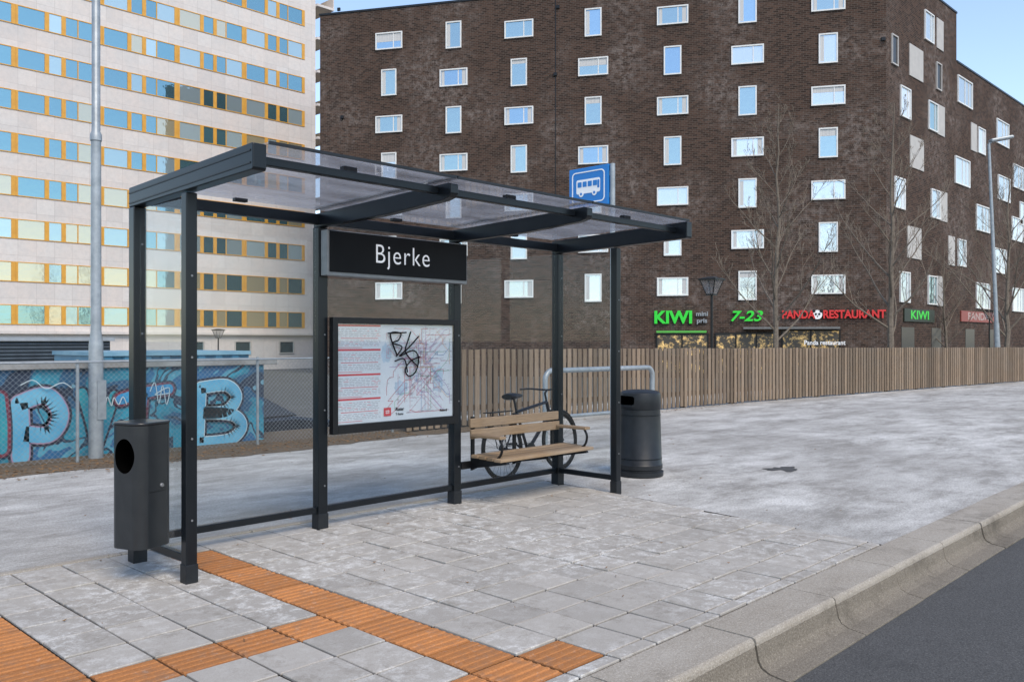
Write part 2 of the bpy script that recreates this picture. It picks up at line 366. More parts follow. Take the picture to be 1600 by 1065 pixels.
for k in range(40): leaf(R.uniform(4.5,12),R.uniform(-3.2,4.4),.01,R.uniform(.01,.02))
for k in range(400): leaf(R.uniform(7,20),4.5+R.gauss(0,.12),.012,R.uniform(.01,.025))
tag(lf.build('fallen_leaves',MT['leaf']),'dry brown leaves scattered along the foot of the fences','leaves',kind='stuff')

# ------------------------------------------------------------------ BUS SHELTER
sh=thing('bus_shelter','dark steel and glass bus shelter with the Bjerke name board','bus shelter',(0,0,0))
XP=[0,1.45,2.9,4.35]; PW=.043
def zr(d): return 2.535+.033*d
for i,x in enumerate(XP):
    m=MB(); m.box(x-PW,x+PW,-PW,PW,.0,2.40)
    p=m.build('post',MT['steel'],sh,bevel=.006)
    m=MB(); m.box(x-PW-.004,x+PW+.004,-PW-.004,PW+.004,.0,.13); m.build('post_foot',MT['steel2'],p,bevel=.003)
    for z in (.35,.95,1.55,2.15):
        m=MB(); m.lathe([(0,-.004),(.007,-.004),(.007,0)],10,(x+.012,-PW,z),axis='y'); m.build('bolt',MT['frameg'],p)
for x in (0,4.35):
    m=MB(); m.box(x-.036,x+.036,-.75-.036,-.75+.036,0,2.41)
    p=m.build('post',MT['steel'],sh,bevel=.006)
    m=MB(); m.box(x-.040,x+.040,-.790,-.710,.0,.13); m.build('post_foot',MT['steel2'],p,bevel=.003)
    for z in (.4,.9,1.4,1.9):
        m=MB(); m.lathe([(0,-.004),(.007,-.004),(.007,0)],10,(x+.0,-.786,z),axis='y'); m.build('bolt',MT['frameg'],p)
for i,x in enumerate(XP):
    w=.042 if i in(0,3) else .034
    m=MB()
    if i in (0,3): poly=[(PW,zr(0)-.135),(-1.575,zr(1.575)-.15),(-1.585,zr(1.585)-.14),(-1.585,zr(1.585)-.004),(-1.57,zr(1.57)),(PW,zr(0)-.002)]
    else: poly=[(PW,zr(0)-.135),(-.9,zr(.9)-.15),(-1.50,zr(1.5)-.135),(-1.565,zr(1.5)-.12),(-1.585,zr(1.58)-.10),(-1.585,zr(1.58)-.035),(-1.55,zr(1.55)-.025),(PW,zr(0)-.025)]
    m.prism(poly,x-w,x+w,'x'); b=m.build('roof_beam',MT['steel'],sh,bevel=.006)
    if i in (0,3):
        sx=-1 if i==0 else 1
        for o0,o1 in ((.045,.035),(.113,.104)):
            m=MB(); m.prism([(PW-.01,zr(0)-o0),(-1.56,zr(1.56)-o0),(-1.56,zr(1.56)-o1),(PW-.01,zr(0)-o1)],x+sx*w-.004,x+sx*w+.004,'x'); m.build('trim',MT['steel2'],b)
m=MB(); m.box(XP[0]+.042,XP[3]-.042,-.030,.034,2.425,2.505); m.build('back_rail',MT['steel'],sh,bevel=.005)
for a,b in zip(XP,XP[1:]):
    m=MB(); m.box(a+.043,b-.043,-1.47,-1.42,2.495,2.545); m.build('front_rail',MT['steel'],sh,bevel=.005)
    m=MB()
    g0,g1=a+.006,b-.006
    if a==0: g0=.043
    if b==4.35: g1=4.307
    vs=[(g0,.04,zr(0)+.012),(g1,.04,zr(0)+.012),(g1,-1.60,zr(1.6)+.0),(g0,-1.60,zr(1.6)+.0)]
    vs+= [(x,y,z+.010) for x,y,z in vs]
    m.add(vs,[(0,1,2,3),(4,5,6,7),(0,1,5,4),(1,2,6,5),(2,3,7,6),(3,0,4,7)])
    m.build('roof_panel',MT['glass_dirty'],sh)
    m=MB(); m.box(g0,g1,-1.613,-1.602,zr(1.6)-.004,zr(1.6)+.014); m.build('roof_edge',MT['steel2'],sh)
    xm=(a+b)/2
    for xx,yy in ((xm,-1.395),(xm,-.055)):
        m=MB(); m.box(xx-.05,xx+.05,yy-.024,yy+.024,2.518,zr(-yy)+.006); m.build('clip',MT['black'],sh,bevel=.004)
for x in XP[1:3]:
    m=MB(); m.prism([(.04,zr(0)+.023),(-1.6,zr(1.6)+.011),(-1.6,zr(1.6)+.020),(.04,zr(0)+.032)],x-.03,x+.03,'x'); m.build('joint_strip',MT['steel'],sh)
for a,b in zip(XP,XP[1:]):
    m=MB(); m.box(a+PW,b-PW,-.022,.022,.135,.185); m.build('lower_rail',MT['steel'],sh,bevel=.004)
for x in (0,4.35):
    m=MB(); m.box(x-.02,x+.02,-.714,-PW,.135,.185); m.build('lower_rail',MT['steel'],sh,bevel=.004)
    m=MB(); m.box(x-.004,x+.004,-.712,-PW-.002,.187,2.385); m.build('glass_panel',MT['glass'],sh)
for a,b in zip(XP,XP[1:]):
    m=MB(); m.box(a+PW+.002,b-PW-.002,.0,.008,.187,2.424); m.build('glass_panel',MT['glass'],sh)
m=MB(); m.box(1.42,2.925,-.14,-.052,2.015,2.375); nb=m.build('name_board',MT['frameg'],sh,bevel=.004)
m=MB(); m.box(1.442,2.912,-.147,-.1405,2.045,2.368); m.build('board_face',MT['signblack'],nb)
text('lettering','Bjerke',.225,MT['text'],nb,(2.175,-.149,2.210),sx=.92,offset=-.0018,space=1.12)
X0,X1,Z0,Z1=1.50,2.852,.755,1.69; f=.05
m=MB()
m.box(X0,X1,-.075,-.05,Z0,Z1)
for a in ((X0,X0+f,Z0,Z1),(X1-f,X1,Z0,Z1),(X0+f,X1-f,Z0,Z0+f+.02),(X0+f,X1-f,Z1-f,Z1)): m.box(a[0],a[1],-.105,-.075,a[2],a[3])
case=m.build('map_case',MT['black'],sh,bevel=.003)
sx0,sx1,sz0,sz1=X0+f+.002,X1-f-.002,Z0+f+.022,Z1-f-.002
MT['paper']=simple('map_paper',(.56,.60,.63),(.63,.66,.68),2,.35,spec=.3)
m=MB(); m.box(sx0,sx1,-.080,-.0755,sz0,sz1); paper=m.build('map_sheet',MT['paper'],case)
def ab(a,b): return sx0+(sx1-sx0)*a, sz1-(sz1-sz0)*b
inks=[simple('ink_red',(.62,.06,.07)),simple('ink_blue',(.10,.28,.56)),simple('ink_green',(.14,.44,.20)),simple('ink_orange',(.75,.38,.12)),simple('ink_purple',(.38,.18,.48)),simple('ink_grey',(.28,.29,.32)),simple('ink_lightblue',(.47,.58,.67)),simple('ink_pink',(.64,.30,.38))]
yl=-.0806
def strip(m,p,q,w,mi,y=yl):
    p=Vector(p);q=Vector(q);d=(q-p)
    if d.length<1e-6:return
    n=Vector((-d.y,d.x)).normalized()*w/2
    m.add([(v.x,y,v.y) for v in (p-n,q-n,q+n,p+n)],[(0,1,2,3)],mi)
m=MB(); R=random.Random(21)
for b0 in (.015,.26,.51,.755):
    x,z=ab(.01,b0); x2,_=ab(.35,b0); strip(m,(x,z),(x2,z),.016,0)
    for k in range(11):
        _,z=ab(0,b0+.035+k*.0165)
        if k in (5,6): continue
        xx=ab(.01,0)[0]
        while xx<ab(.34,0)[0]:
            l=R.uniform(.01,.05); strip(m,(xx,z),(min(ab(.35,0)[0],xx+l),z),.0035,5 if R.random()<.85 else 0); xx+=l+R.uniform(.005,.02)
    _,z=ab(0,b0+.128); strip(m,(ab(.03,0)[0],z),(ab(.33,0)[0],z),.005,0)
    for k in range(10):
        xx=ab(.04+.03*k,0)[0]; strip(m,(xx,z+.006),(xx,z+.022),.003,5)
    _,z=ab(0,b0+.222); strip(m,(ab(.01,0)[0],z),(ab(.2,0)[0],z),.004,0)
m.build('timetable',inks,paper)
m=MB()
for (a,b,w,h) in ((.40,.30,.08,.2),(.52,.66,.12,.16),(.86,.6,.10,.3)):
    pts=[]
    for k in range(18):
        q=2*PI*k/18; rr=1+R.uniform(-.2,.2); x,z=ab(a+w*rr*math.cos(q)*.5,b+h*rr*math.sin(q)*.5); pts.append((x,-.0803,z))
    m.add(pts,[tuple(range(18))],6)
for li in range(74):
    ci=R.choice([0,7,7,7,0,2,3,4,7,1,7]) ; a=.69+R.gauss(0,.09); b=R.gauss(.42,.18); yy=yl-.00002*li
    hd=R.choice([(1,0),(0,1),(0,1),(1,1),(1,-1),(-1,1),(-1,0),(0,-1),(-1,-1)]); d=hd
    for k in range(8):
        L=R.uniform(.015,.06); a2=min(.97,max(.40,a+d[0]*L)); b2=min(.93,max(.04,b+d[1]*L*1.4))
        strip(m,ab(a,b),ab(a2,b2),.0036,ci,yy)
        for s_ in range(2):
            t=R.random(); x,z=ab(a+(a2-a)*t,b+(b2-b)*t); strip(m,(x-.0025,z),(x+.0025,z),.005,5,yy-.00001)
            if R.random()<.5: strip(m,(x+.008,z+.006),(x+.008+R.uniform(.01,.03),z+.006),.0028,5,yy)
        a,b=a2,b2
        d=hd if R.random()<.6 else R.choice([(hd[0],0),(0,hd[1]),hd,(0,1),(1,0)])
m.build('route_map',inks,paper)
x,z=ab(.405,.905); m=MB(); m.box(x-.038,x+.038,-.086,-.0845,z-.035,z+.035); lg=m.build('logo',inks[0],paper)
sm=MB()
for k in (-1,1):
    strip(sm,(x-.022,z+.007*k),(x+.022,z+.007*k),.004,0,-.0863); strip(sm,(x+.008*k-.003,z-.016),(x+.008*k+.003,z+.016),.004,0,-.0863)
sm.build('logo_mark',MT['text'],paper)
x,z=ab(.475,.885); text('lettering','Ruter',.04,MT['signblack'],paper,(x,-.0845,z),align='LEFT',offset=.0006)
x,z=ab(.475,.935); text('lettering','T-bane',.03,MT['signblack'],paper,(x,-.0845,z),align='LEFT')
x,z=ab(.91,.93); text('lettering','Ruter#',.03,MT['signblack'],paper,(x,-.0845,z),offset=.0004)
def smooth(pts,n=6):
    out=[]; P=[pts[0]]+list(pts)+[pts[-1]]
    for i in range(1,len(P)-2):
        p0,p1,p2,p3=[Vector(q) for q in P[i-1:i+3]]
        for k in range(n):
            t=k/n; out.append(.5*((2*p1)+(-p0+p2)*t+(2*p0-5*p1+4*p2-p3)*t*t+(-p0+3*p1-3*p2+p3)*t**3))
    out.append(Vector(P[-1])); return out
m=MB()
for st in ([(.42,.10),(.44,.20),(.48,.32),(.42,.10),(.51,.09),(.49,.16),(.44,.19),(.52,.23),(.49,.30),(.47,.33)],
           [(.60,.07),(.57,.18),(.55,.27),(.58,.34),(.66,.44)],[(.67,.12),(.58,.24),(.50,.33),(.62,.27),(.67,.36),(.64,.50),(.58,.54),(.55,.47),(.60,.38),(.68,.34)],
           [(.40,.09),(.56,.08)],[(.46,.38),(.54,.36),(.57,.5)]):
    pts=smooth([(*ab(a,b),0) for a,b in st]); m.tube([(p.x,-.0995,p.y) for p in pts],.006,5)
m.build('pen_scrawl',MT['signblack'],case)
m=MB()
m.box(X0+f,X1-f,-.098,-.094,Z0+f+.02,Z1-f); m.build('cover_glass',glass_mat('case_glass',(.97,.98,.985),.02,(.6,.6,.6)),case)
# ------------------------------------------------------------------ BENCH
be=thing('bench','wooden slatted bench with armrests between the shelter posts','bench',(3.625,0,0))
m=MB()
for k in range(4):
    y=-.15-k*.098; m.box(-.66,.66,y-.085,y,.435-.004*k,.465-.004*k,tone=R.random())
m.build('seat',MT['bench'],be,bevel=.006)
m=MB()
for k,(z) in enumerate((.60,.70)):
    m.box(-.62,.62,-.105-.012*(1-k),-.078-.012*(1-k),z,z+.085,tone=.5+.5*R.random())
m.build('backrest',MT['bench'],be,bevel=.006)
for sx in (-1,1):
    m=MB(); m.box(sx*.60-.04,sx*.60+.04,-.50,-.12,.622,.65,tone=.7); ar=m.build('armrest',MT['bench'],be,bevel=.006)
    m=MB(); m.tube(smooth([(sx*.60,-.46,.62),(sx*.60,-.49,.56),(sx*.60,-.47,.48),(sx*.60,-.40,.425)]),.012,8); m.build('armrest_bracket',MT['black'],ar,smooth=True)
for sx in (-1,0,1):
    m=MB(); X=sx*.56
    m.prism([(-.055,.30),(-.055,.80),(-.078,.80),(-.078,.44),(-.52,.42),(-.53,.40),(-.12,.33)],X-.018,X+.018,'x')
    m.build('bracket',MT['black'],be,bevel=.003)
m=MB(); m.box(-.682,.682,-.055,-.035,.32,.39); m.build('mounting_rail',MT['black'],be,bevel=.003)
# ------------------------------------------------------------------ hanging litter bin
hb=thing('litter_bin','dark grey rounded litter bin with oval opening fixed to the left end of the shelter','litter bin',(-.180,-.49,0),math.radians(20))
m=MB(); m.prism(rrect(0,0,.27,.26,.07,10),.235,.985,'z'); body=m.build('bin_body',MT['binm'],hb)
c=MB(); c.lathe([(0,-.25),(.080,-.25),(.080,-.02),(0,-.02)],40,(0.0,.0,.80),axis='x')
c.v=[(x,y,.80+(z-.80)*1.32) for x,y,z in c.v]
cutout(body,c,MT['hole'])
for p in body.data.polygons: p.use_smooth=True
body.data.set_sharp_from_angle(angle=math.radians(35))
m=MB(); m.prism(rrect(0,0,.278,.268,.074,10),.987,1.003,'z'); m.build('lid',MT['binm'],hb,bevel=.006)
m=MB(); m.lathe([(0,-.012),(.010,-.012),(.014,-.006),(.014,0)],16,(.03,-.131,.61),axis='y'); m.build('lock',MT['alu'],hb,smooth=True)
m=MB(); m.box(-.065,.065,-.1325,-.129,.575,.579); m.build('door_seam',MT['black'],hb)
for z in (.38,.85):
    m=MB(); m.box(.10,.16,-.02,.06,z-.03,z+.03); m.build('bracket',MT['steel'],hb,bevel=.003)
# ------------------------------------------------------------------ freestanding bin
q=G(1002,742); fb=thing('litter_bin','round black free standing litter bin with domed lid beside the right end of the shelter','litter bin',(q.x+.05,q.y+.05,0),math.radians(-100))
m=MB(); m.lathe([(0,.0),(.250,.0),(.258,.01),(.258,.055),(.235,.065),(.235,.075),(.247,.085),(.248,.13),(.240,.14),(.222,.745),(0,.745)],48); m.build('bin_body',MT['steel2'],fb,smooth=True)
m=MB(); m.lathe([(0,.747),(.228,.747),(.232,.757),(.227,.90),(.220,.925),(.19,.945),(.12,.955),(0,.957)],48); lid=m.build('lid',MT['steel2'],fb)
c=MB(); c.prism(rrect(.0,.845,.22,.10,.03),-.40,-.08,'y'); cutout(lid,c,MT['hole'])
for p in lid.data.polygons: p.use_smooth=True
lid.data.set_sharp_from_angle(angle=math.radians(35))
for z,r in ((.20,.2395),(.68,.2255)):
    m=MB(); m.lathe([(r-.004,z-.006),(r+.003,z-.004),(r+.003,z+.004),(r-.004,z+.006)],48); m.build('hoop',MT['steel'],fb,smooth=True)
# ------------------------------------------------------------------ guard rail
gr=thing('tube_rail','grey galvanised tube rail standing behind the right end of the shelter','railing',(5.76,1.42,0),-.05)
L=2.22
def bend(z,L,r=.12):
    return [(0,0,0),(0,0,z-r)]+[(r-r*math.cos(a),0,z-r+r*math.sin(a)) for a in [PI/2*k/6 for k in range(1,7)]]+[(L-r+r*math.sin(a),0,z-r+r*math.cos(a)) for a in [PI/2*k/6 for k in range(0,7)]]+[(L,0,0)]
m=MB(); m.tube(bend(1.12,L),.034,12); m.build('hoop',MT['galv'],gr,smooth=True)
m=MB(); m.tube([(.03,0,.52),(L-.03,0,.52)],.024,10); m.build('cross_tube',MT['galv'],gr,smooth=True)
# ------------------------------------------------------------------ bicycle
bk=thing('bicycle','dark bicycle with black saddle parked behind the shelter bench','bicycle',(4.17,.60,0),math.radians(5))
MT['bikepaint']=simple('bicycle_paint',(.012,.013,.018),None,5,.35,spec=.3)
rh=(0,0,.34); fh=(1.06,0,.34); bb=(.44,0,.28); st=(.28,0,.72); hd=(.84,0,.80); hl=(.88,0,.66)
for c in (rh,fh):
    m=MB(); m.tube([(c[0]+.318*math.cos(a),0,c[2]+.318*math.sin(a)) for a in [2*PI*k/48 for k in range(48)]],.022,8,closed=True); ty=m.build('wheel',MT['rubber'],bk,smooth=True)
    m=MB(); m.tube([(c[0]+.295*math.cos(a),0,c[2]+.295*math.sin(a)) for a in [2*PI*k/48 for k in range(48)]],.008,6,closed=True); m.build('rim',MT['black'],ty,smooth=True)
    m=MB()
    for k in range(28):
        a=2*PI*k/28; m.tube([(c[0]+.02*math.cos(a+.8),.02*(-1)**k,c[2]+.02*math.sin(a+.8)),(c[0]+.29*math.cos(a),0,c[2]+.29*math.sin(a))],.0014,3)
    m.lathe([(0,-.035),(.018,-.035),(.018,.035),(0,.035)],12,c,axis='y'); m.build('spokes',MT['steel2'],ty)
    m=MB(); pts=[(c[0]+.352*math.cos(a),0,c[2]+.352*math.sin(a)) for a in [math.radians(20+8*k) for k in range(18)]]; m.tube(pts,.014,6); m.build('mudguard',MT['black'],bk,smooth=True)
m=MB()
for p,q2,r in ((bb,st,.017),(st,hd,.018),(bb,hl,.021),(hd,hl,.021)): m.tube([p,q2],r,8)
for s_ in (-.03,.03):
    m.tube([(bb[0],s_*.6,bb[2]),(rh[0],s_*1.6,rh[2])],.010,6); m.tube([(st[0],s_*.5,st[2]),(rh[0],s_*1.6,rh[2])],.009,6)
m.build('frame',MT['bikepaint'],bk,smooth=True)
m=MB()
for s_ in (-1,1): m.tube([(.885,.03*s_,.64),(.93,.05*s_,.52),(fh[0],.05*s_,fh[2])],.012,6)
m.tube([(.865,0,.70),(.885,0,.64)],.02,8); m.build('fork',MT['bikepaint'],bk,smooth=True)
m=MB(); m.tube([(.28,0,.70),(.245,0,.86)],.013,8); m.build('seat_post',MT['steel2'],bk,smooth=True)
m=MB()
sec=[(-.13,.075,.03),(-.10,.085,.04),(-.03,.07,.04),(.04,.035,.03),(.12,.02,.02),(.14,.012,.01)]
vs=[];fs=[]
for (x,w,h) in sec:
    for k in range(10):
        a=2*PI*k/10; vs.append((.25+x,w*math.cos(a),.895+h*math.sin(a)))
for i in range(len(sec)-1):
    for k in range(10): fs.append((i*10+k,i*10+(k+1)%10,(i+1)*10+(k+1)%10,(i+1)*10+k))
fs.append(tuple(range(10))); fs.append(tuple(50+k for k in range(10))); m.add(vs,fs); m.build('saddle',MT['black'],bk,smooth=True)
m=MB(); m.tube([(.84,0,.80),(.82,0,.90),(.86,0,.94)],.013,8); m.tube(smooth([(.72,-.29,.96),(.80,-.2,.96),(.87,-.05,.94),(.87,.05,.94),(.80,.2,.96),(.72,.29,.96)]),.011,8); m.build('handlebar',MT['steel2'],bk,smooth=True)
m=MB(); m.lathe([(0,-.05),(.09,-.05),(.09,-.045),(0,-.045)],24,bb,axis='y'); m.tube([(bb[0],-.06,bb[2]),(bb[0]+.14,-.06,bb[2]-.09)],.009,6); m.tube([(bb[0],.06,bb[2]),(bb[0]-.14,.06,bb[2]+.09)],.009,6); m.build('crank',MT['steel2'],bk)
for (x,y,z) in ((bb[0]+.14,-.10,bb[2]-.09),(bb[0]-.14,.10,bb[2]+.09)):
    m=MB(); m.box(x-.045,x+.045,y-.035,y+.035,z-.01,z+.01); m.build('pedal',MT['black'],bk,bevel=.003)
m=MB(); m.tube([(bb[0],-.048,bb[2]+.085),(0,-.048,.37)],.005,4); m.tube([(bb[0],-.048,bb[2]-.085),(0,-.048,.31)],.005,4); m.build('chain',MT['rubber'],bk)
m=MB(); m.box(-.22,.14,-.06,.06,.735,.745); m.tube([(0,-.07,.34),(-.1,-.06,.735)],.005,4); m.tube([(0,.07,.34),(-.1,.06,.735)],.005,4); m.build('luggage_rack',MT['black'],bk)
bk.rotation_euler=(math.radians(-4),0,math.radians(5))
# ------------------------------------------------------------------ bus stop sign
bs=thing('bus_stop_sign','blue bus stop sign with white bus symbol above the shelter roof','sign',(5.24,-.04,0),-PI/2)
m=MB(); m.tube([(0,0,0),(0,0,3.47)],.028,14); m.build('pole',MT['galv'],bs,smooth=True)
m=MB(); m.box(-.60,-.035,-.035,.035,3.02,3.47); pl=m.build('sign_panel',MT['blue'],bs,bevel=.008)
for z in (3.1,3.34):
    m=MB(); m.box(-.034,.0,-.015,.015,z,z+.05); m.build('clamp',MT['galv'],bs)
def ringpoly(m,out,inn,y0,y1,mi=0):
    n=len(out); vs=[(a,y,b) for y in (y0,y1) for ring in (out,inn) for a,b in ring]
    fs=[]
    for i in range(n):
        j=(i+1)%n
        fs+= [(i,j,n+j,n+i),(2*n+i,2*n+j,3*n+j,3*n+i),(i,j,2*n+j,2*n+i),(n+i,n+j,3*n+j,3*n+i)]
    m.add(vs,fs,mi)
cx,cz=-.318,3.245
m=MB(); ringpoly(m,rrect(cx,cz,.47,.36,.05),rrect(cx,cz,.445,.335,.04),-.039,-.0355)
m.build('border',MT['text'],pl)
m=MB(); m.prism(rrect(cx,cz+.01,.34,.16,.02),-.0385,-.0355)
for k in (-.1,.09): m.lathe([(0,-.0405),(.034,-.0405),(.034,-.0355)],20,(cx+k,0,cz-.072),axis='y')
m2=MB()
for k in range(4): m2.prism(rrect(cx-.122+k*.074,cz+.035,.058,.06,.008),-.041,-.039)
m2.prism(rrect(cx+.148,cz+.02,.028,.09,.006),-.041,-.039)
for k in (-.1,.09): m2.lathe([(0,-.043),(.015,-.043),(.015,-.040)],16,(cx+k,0,cz-.072),axis='y')
m.build('bus_symbol',MT['text'],pl); m2.build('symbol_window',MT['blue'],pl)
# ------------------------------------------------------------------ chain-link fence
cf=thing('chain_link_fence','galvanised chain link fence in front of the graffiti wall','fence',(0,5.35,0))
m=MB(); FX0,FX1,FH=-6.0,6.55,1.22
sp=.066; n=int((FX1-FX0+FH)/sp)
for k in range(n):
    a=FX0-FH+k*sp
    x0,z0=a,0.0; x1,z1=a+FH,FH
    if x0<FX0: z0=FX0-x0; x0=FX0
    if x1>FX1: z1=FH-(x1-FX1); x1=FX1
    if z1-z0>.05:
        m.tube([(x0,0,z0+.03),(x1,0,z1+.01)],.0015,3,caps=False)
        m.tube([(FX0+FX1-x0,.004,z0+.03),(FX0+FX1-x1,.004,z1+.01)],.0015,3,caps=False)
m.build('wire_mesh',MT['galv'],cf)
m=MB(); m.tube([(FX0,0,FH+.02),(FX1,0,FH+.02)],.012,8); m.build('top_rail',MT['galv'],cf,smooth=True)
for k in range(6):
    x=-5.85+k*2.46
    m=MB(); m.tube([(x,.03,0),(x,.03,FH+.05)],.020,10); m.build('post',MT['galv'],cf,smooth=True)
# ------------------------------------------------------------------ graffiti wall
def grafbase():
    m,nt,out=newmat('graffiti_paint'); v=coord(nt,(1,1,1)); n=noise(nt,v,1.3,3,.5,1.0)
    col=ramp(nt,n,[(0,(.012,.025,.05)),(.38,(.015,.08,.16)),(.44,(.02,.18,.26)),(.50,(.02,.24,.34)),(.56,(.012,.03,.06)),(.60,(.07,.28,.38)),(.66,(.02,.11,.24))],'CONSTANT')
    vo=N(nt,'ShaderNodeTexVoronoi',Scale=5.5); nt.links.new(v,vo.inputs['Vector'])
    dots=ramp(nt,vo.outputs['Distance'],[(.0,.6),(.20,.6),(.23,0.)]); m1=ramp(nt,noise(nt,v,1.9,2),[(.54,0.),(.57,1.)])
    col=mix(nt,mix(nt,1.,dots,m1,'MULTIPLY'),col,(.20,.44,.54))
    col=mix(nt,ramp(nt,noise(nt,v,5,6,.8),[(.45,0.),(.8,.5)]),col,(.04,.05,.07))
    princ(nt,out,col,.7); return m
MT['graf']=grafbase()
gw=thing('graffiti_wall','low wall covered in blue graffiti letters behind the chain link fence','wall',(0,5.95,0))
m=MB(); m.box(-9,4.42,0,.22,0,1.14); m.build('wall',MT['graf'],gw)
m=MB(); m.box(-9.05,4.62,-.06,.62,1.142,1.235); m.build('coping',simple('coping_concrete',(.30,.30,.29),(.18,.18,.17),3,.85,0,.2),gw,bevel=.01)
gp={'pale':simple('paint_pale_blue',(.16,.42,.56),(.05,.27,.45),2,.7),'blue':simple('paint_blue',(.02,.14,.38),(.03,.30,.50),3,.7),'navy':simple('paint_navy',(.01,.015,.03),(.02,.02,.04),3,.7),'maroon':simple('paint_maroon',(.20,.03,.05),(.09,.02,.04),3,.7),'white':simple('paint_white',(.52,.60,.62),(.40,.50,.54),3,.7),'teal':simple('paint_teal',(.02,.28,.32),(.02,.17,.27),3,.7),'pink':simple('paint_pink',(.40,.22,.28),(.22,.20,.32),3,.7)}
def wallpt(px,py):
    d=dirp(px); t=(5.95-CAM.y)/d.y; return CAM.x+d.x*t, 1.5-(py-HZ)/FP*t
def graf(strokes,cols,lift=0):
    for i,(cname,r) in enumerate(cols):
        m=MB(); y=-.004-.003*i-lift
        for st_ in strokes:
            pts=smooth([(*wallpt(*p),0) for p in st_],5)
            for k,p in enumerate(pts):
                c=[(p.x+r*math.cos(a),y-.0001*(k%3),p.y+r*math.sin(a)) for a in [2*PI*q/14 for q in range(14)]]
                m.add(c,[tuple(range(14))])
            for k,(p,q2) in enumerate(zip(pts,pts[1:])):
                d=(q2-p)
                if d.length<1e-6: continue
                n_=Vector((-d.y,d.x,0)).normalized()*r
                m.add([(v_.x,y-.0004,v_.y) for v_ in (p-n_,q2-n_,q2+n_,p+n_)],[(0,1,2,3)])
        m.build('graffiti_letter',gp[cname],gw)
graf([[(32,712),(32,670),(30,628)],[(30,628),(72,616),(94,645),(78,676),(38,676)]],(('navy',.145),('pink',.112),('pale',.095)))
graf([[(2,700),(2,660),(-2,620)]],(('navy',.12),('maroon',.10),('teal',.06)),.012)
graf([[(215,690),(218,650),(222,612)],[(188,622),(222,612),(262,606)]],(('navy',.125),('maroon',.10),('blue',.07)),.012)
graf([[(128,612),(142,660),(150,700)],[(178,616),(164,660),(150,700)]],(('navy',.09),('teal',.06)),0)
graf([[(308,690),(310,645),(312,604)],[(312,604),(352,600),(368,618),(352,640),(316,643)],[(316,643),(362,646),(376,664),(358,684),(310,690)]],(('navy',.128),('white',.094),('pale',.082)),.022)
m=MB()
for st_ in ([(232,610),(240,596),(246,628),(252,600),(258,630),(262,604),(240,615),(264,612)],[(158,622),(162,632),(166,618),(172,632),(176,619),(183,630),(190,618),(196,630)],[(30,600),(50,592),(70,605),(95,596),(110,604)]):
    pts=smooth([(*wallpt(*p),0) for p in st_]); m.tube([(p.x,-.045,p.y) for p in pts],.007,4)
m.build('painted_scrawl',gp['white'],gw)
ct=thing('container','blue steel container behind the graffiti wall','container',(3.1,8.6,-.95))
pts=[(0,0)]; x=0
while x<2.5: pts+= [(x+.12,0),(x+.16,.04),(x+.28,.04),(x+.32,0)]; x+=.32
pts+=[(x,2.3),(0,2.3)]
m=MB(); m.prism(pts,0.05,2.20,'z'); m.build('body',simple('container_blue',(.04,.16,.27),(.08,.25,.36),1.5,.5),ct)
m=MB(); m.box(-.03,x+.03,-.03,2.33,2.203,2.27); m.build('roof',simple('container_roof',(.22,.38,.46),(.12,.26,.36),2,.6),ct)
m=MB(); m.box(-.03,x+.03,-.03,2.33,0,.048); m.build('base_frame',MT['galv'],ct)
p=W(-60,24,-.95); lb=thing('louvred_shed','low dark shed with horizontal louvres at the left edge behind the wall','shed',(p.x,p.y,-.95),0)
se_,_=online(Vector((p.x,p.y,0)),Vector((1,0)),172)
m=MB(); m.box(0,se_,0,5,0,2.45); m.build('wall',simple('dark_cladding',(.02,.027,.035),(.03,.04,.045),3,.5),lb)
m=MB()
for k in range(22): m.prism([(-.002,.12+k*.105),(-.05,.14+k*.105),(-.05,.16+k*.105),(-.002,.2+k*.105)],0.02,se_-.02,'x')
m.build('louvres',simple('louvre_metal',(.06,.08,.10),(.04,.05,.065),3,.4),lb)
m=MB(); m.box(-.1,se_+.1,-.12,5.1,2.452,2.56); m.build('roof',simple('shed_roof',(.30,.33,.36),None,3,.5),lb)
pc=W(455,17.5); ca=thing('parked_car','dark car parked behind the chain link fence, seen through the shelter glass','car',(pc.x-1.2,pc.y+.4,-.94),math.radians(4))
MT['car']=simple('car_paint',(.03,.035,.045),None,3,.25)
bodyp=[(-2.1,.35),(-2.15,.6),(-2.05,.85),(-1.75,.92),(1.0,.95),(1.9,.82),(2.12,.62),(2.15,.35),(1.75,.28),(-1.7,.28)]
m=MB(); m.prism(bodyp,-.86,.86); cb=m.build('body',MT['car'],ca,bevel=.06)
m=MB(); m.add([(-1.85,-.78,.92),(1.15,-.78,.95),(1.15,.78,.95),(-1.85,.78,.92),(-1.3,-.62,1.40),(.25,-.62,1.44),(.25,.62,1.44),(-1.3,.62,1.40)],[(0,1,2,3),(4,5,6,7),(0,1,5,4),(1,2,6,5),(2,3,7,6),(3,0,4,7)]); m.build('window',MT['shopdark'],ca,bevel=.03)
m=MB(); m.box(-1.28,.22,-.60,.60,1.41,1.46); m.build('roof',MT['car'],ca,bevel=.02)
for x in (-1.35,1.35):
    for y in (-.80,.80):
        m=MB(); m.lathe([(0,-.1),(.25,-.1),(.31,-.08),(.31,.08),(.25,.1),(0,.1)],28,(x,y,.31),axis='y'); w_=m.build('wheel',MT['rubber'],ca,smooth=True)
        m=MB(); m.lathe([(0,-.115),(.17,-.112),(.19,-.101),(.19,.101),(.17,.112),(0,.115)],20,(x,y,.31),axis='y'); m.build('rim',MT['alu'],w_,smooth=True)
for y in (-.62,.62):
    m=MB(); m.box(2.02,2.13,y-.17,y+.17,.62,.75); m.build('headlight',MT['white'],ca,bevel=.02)
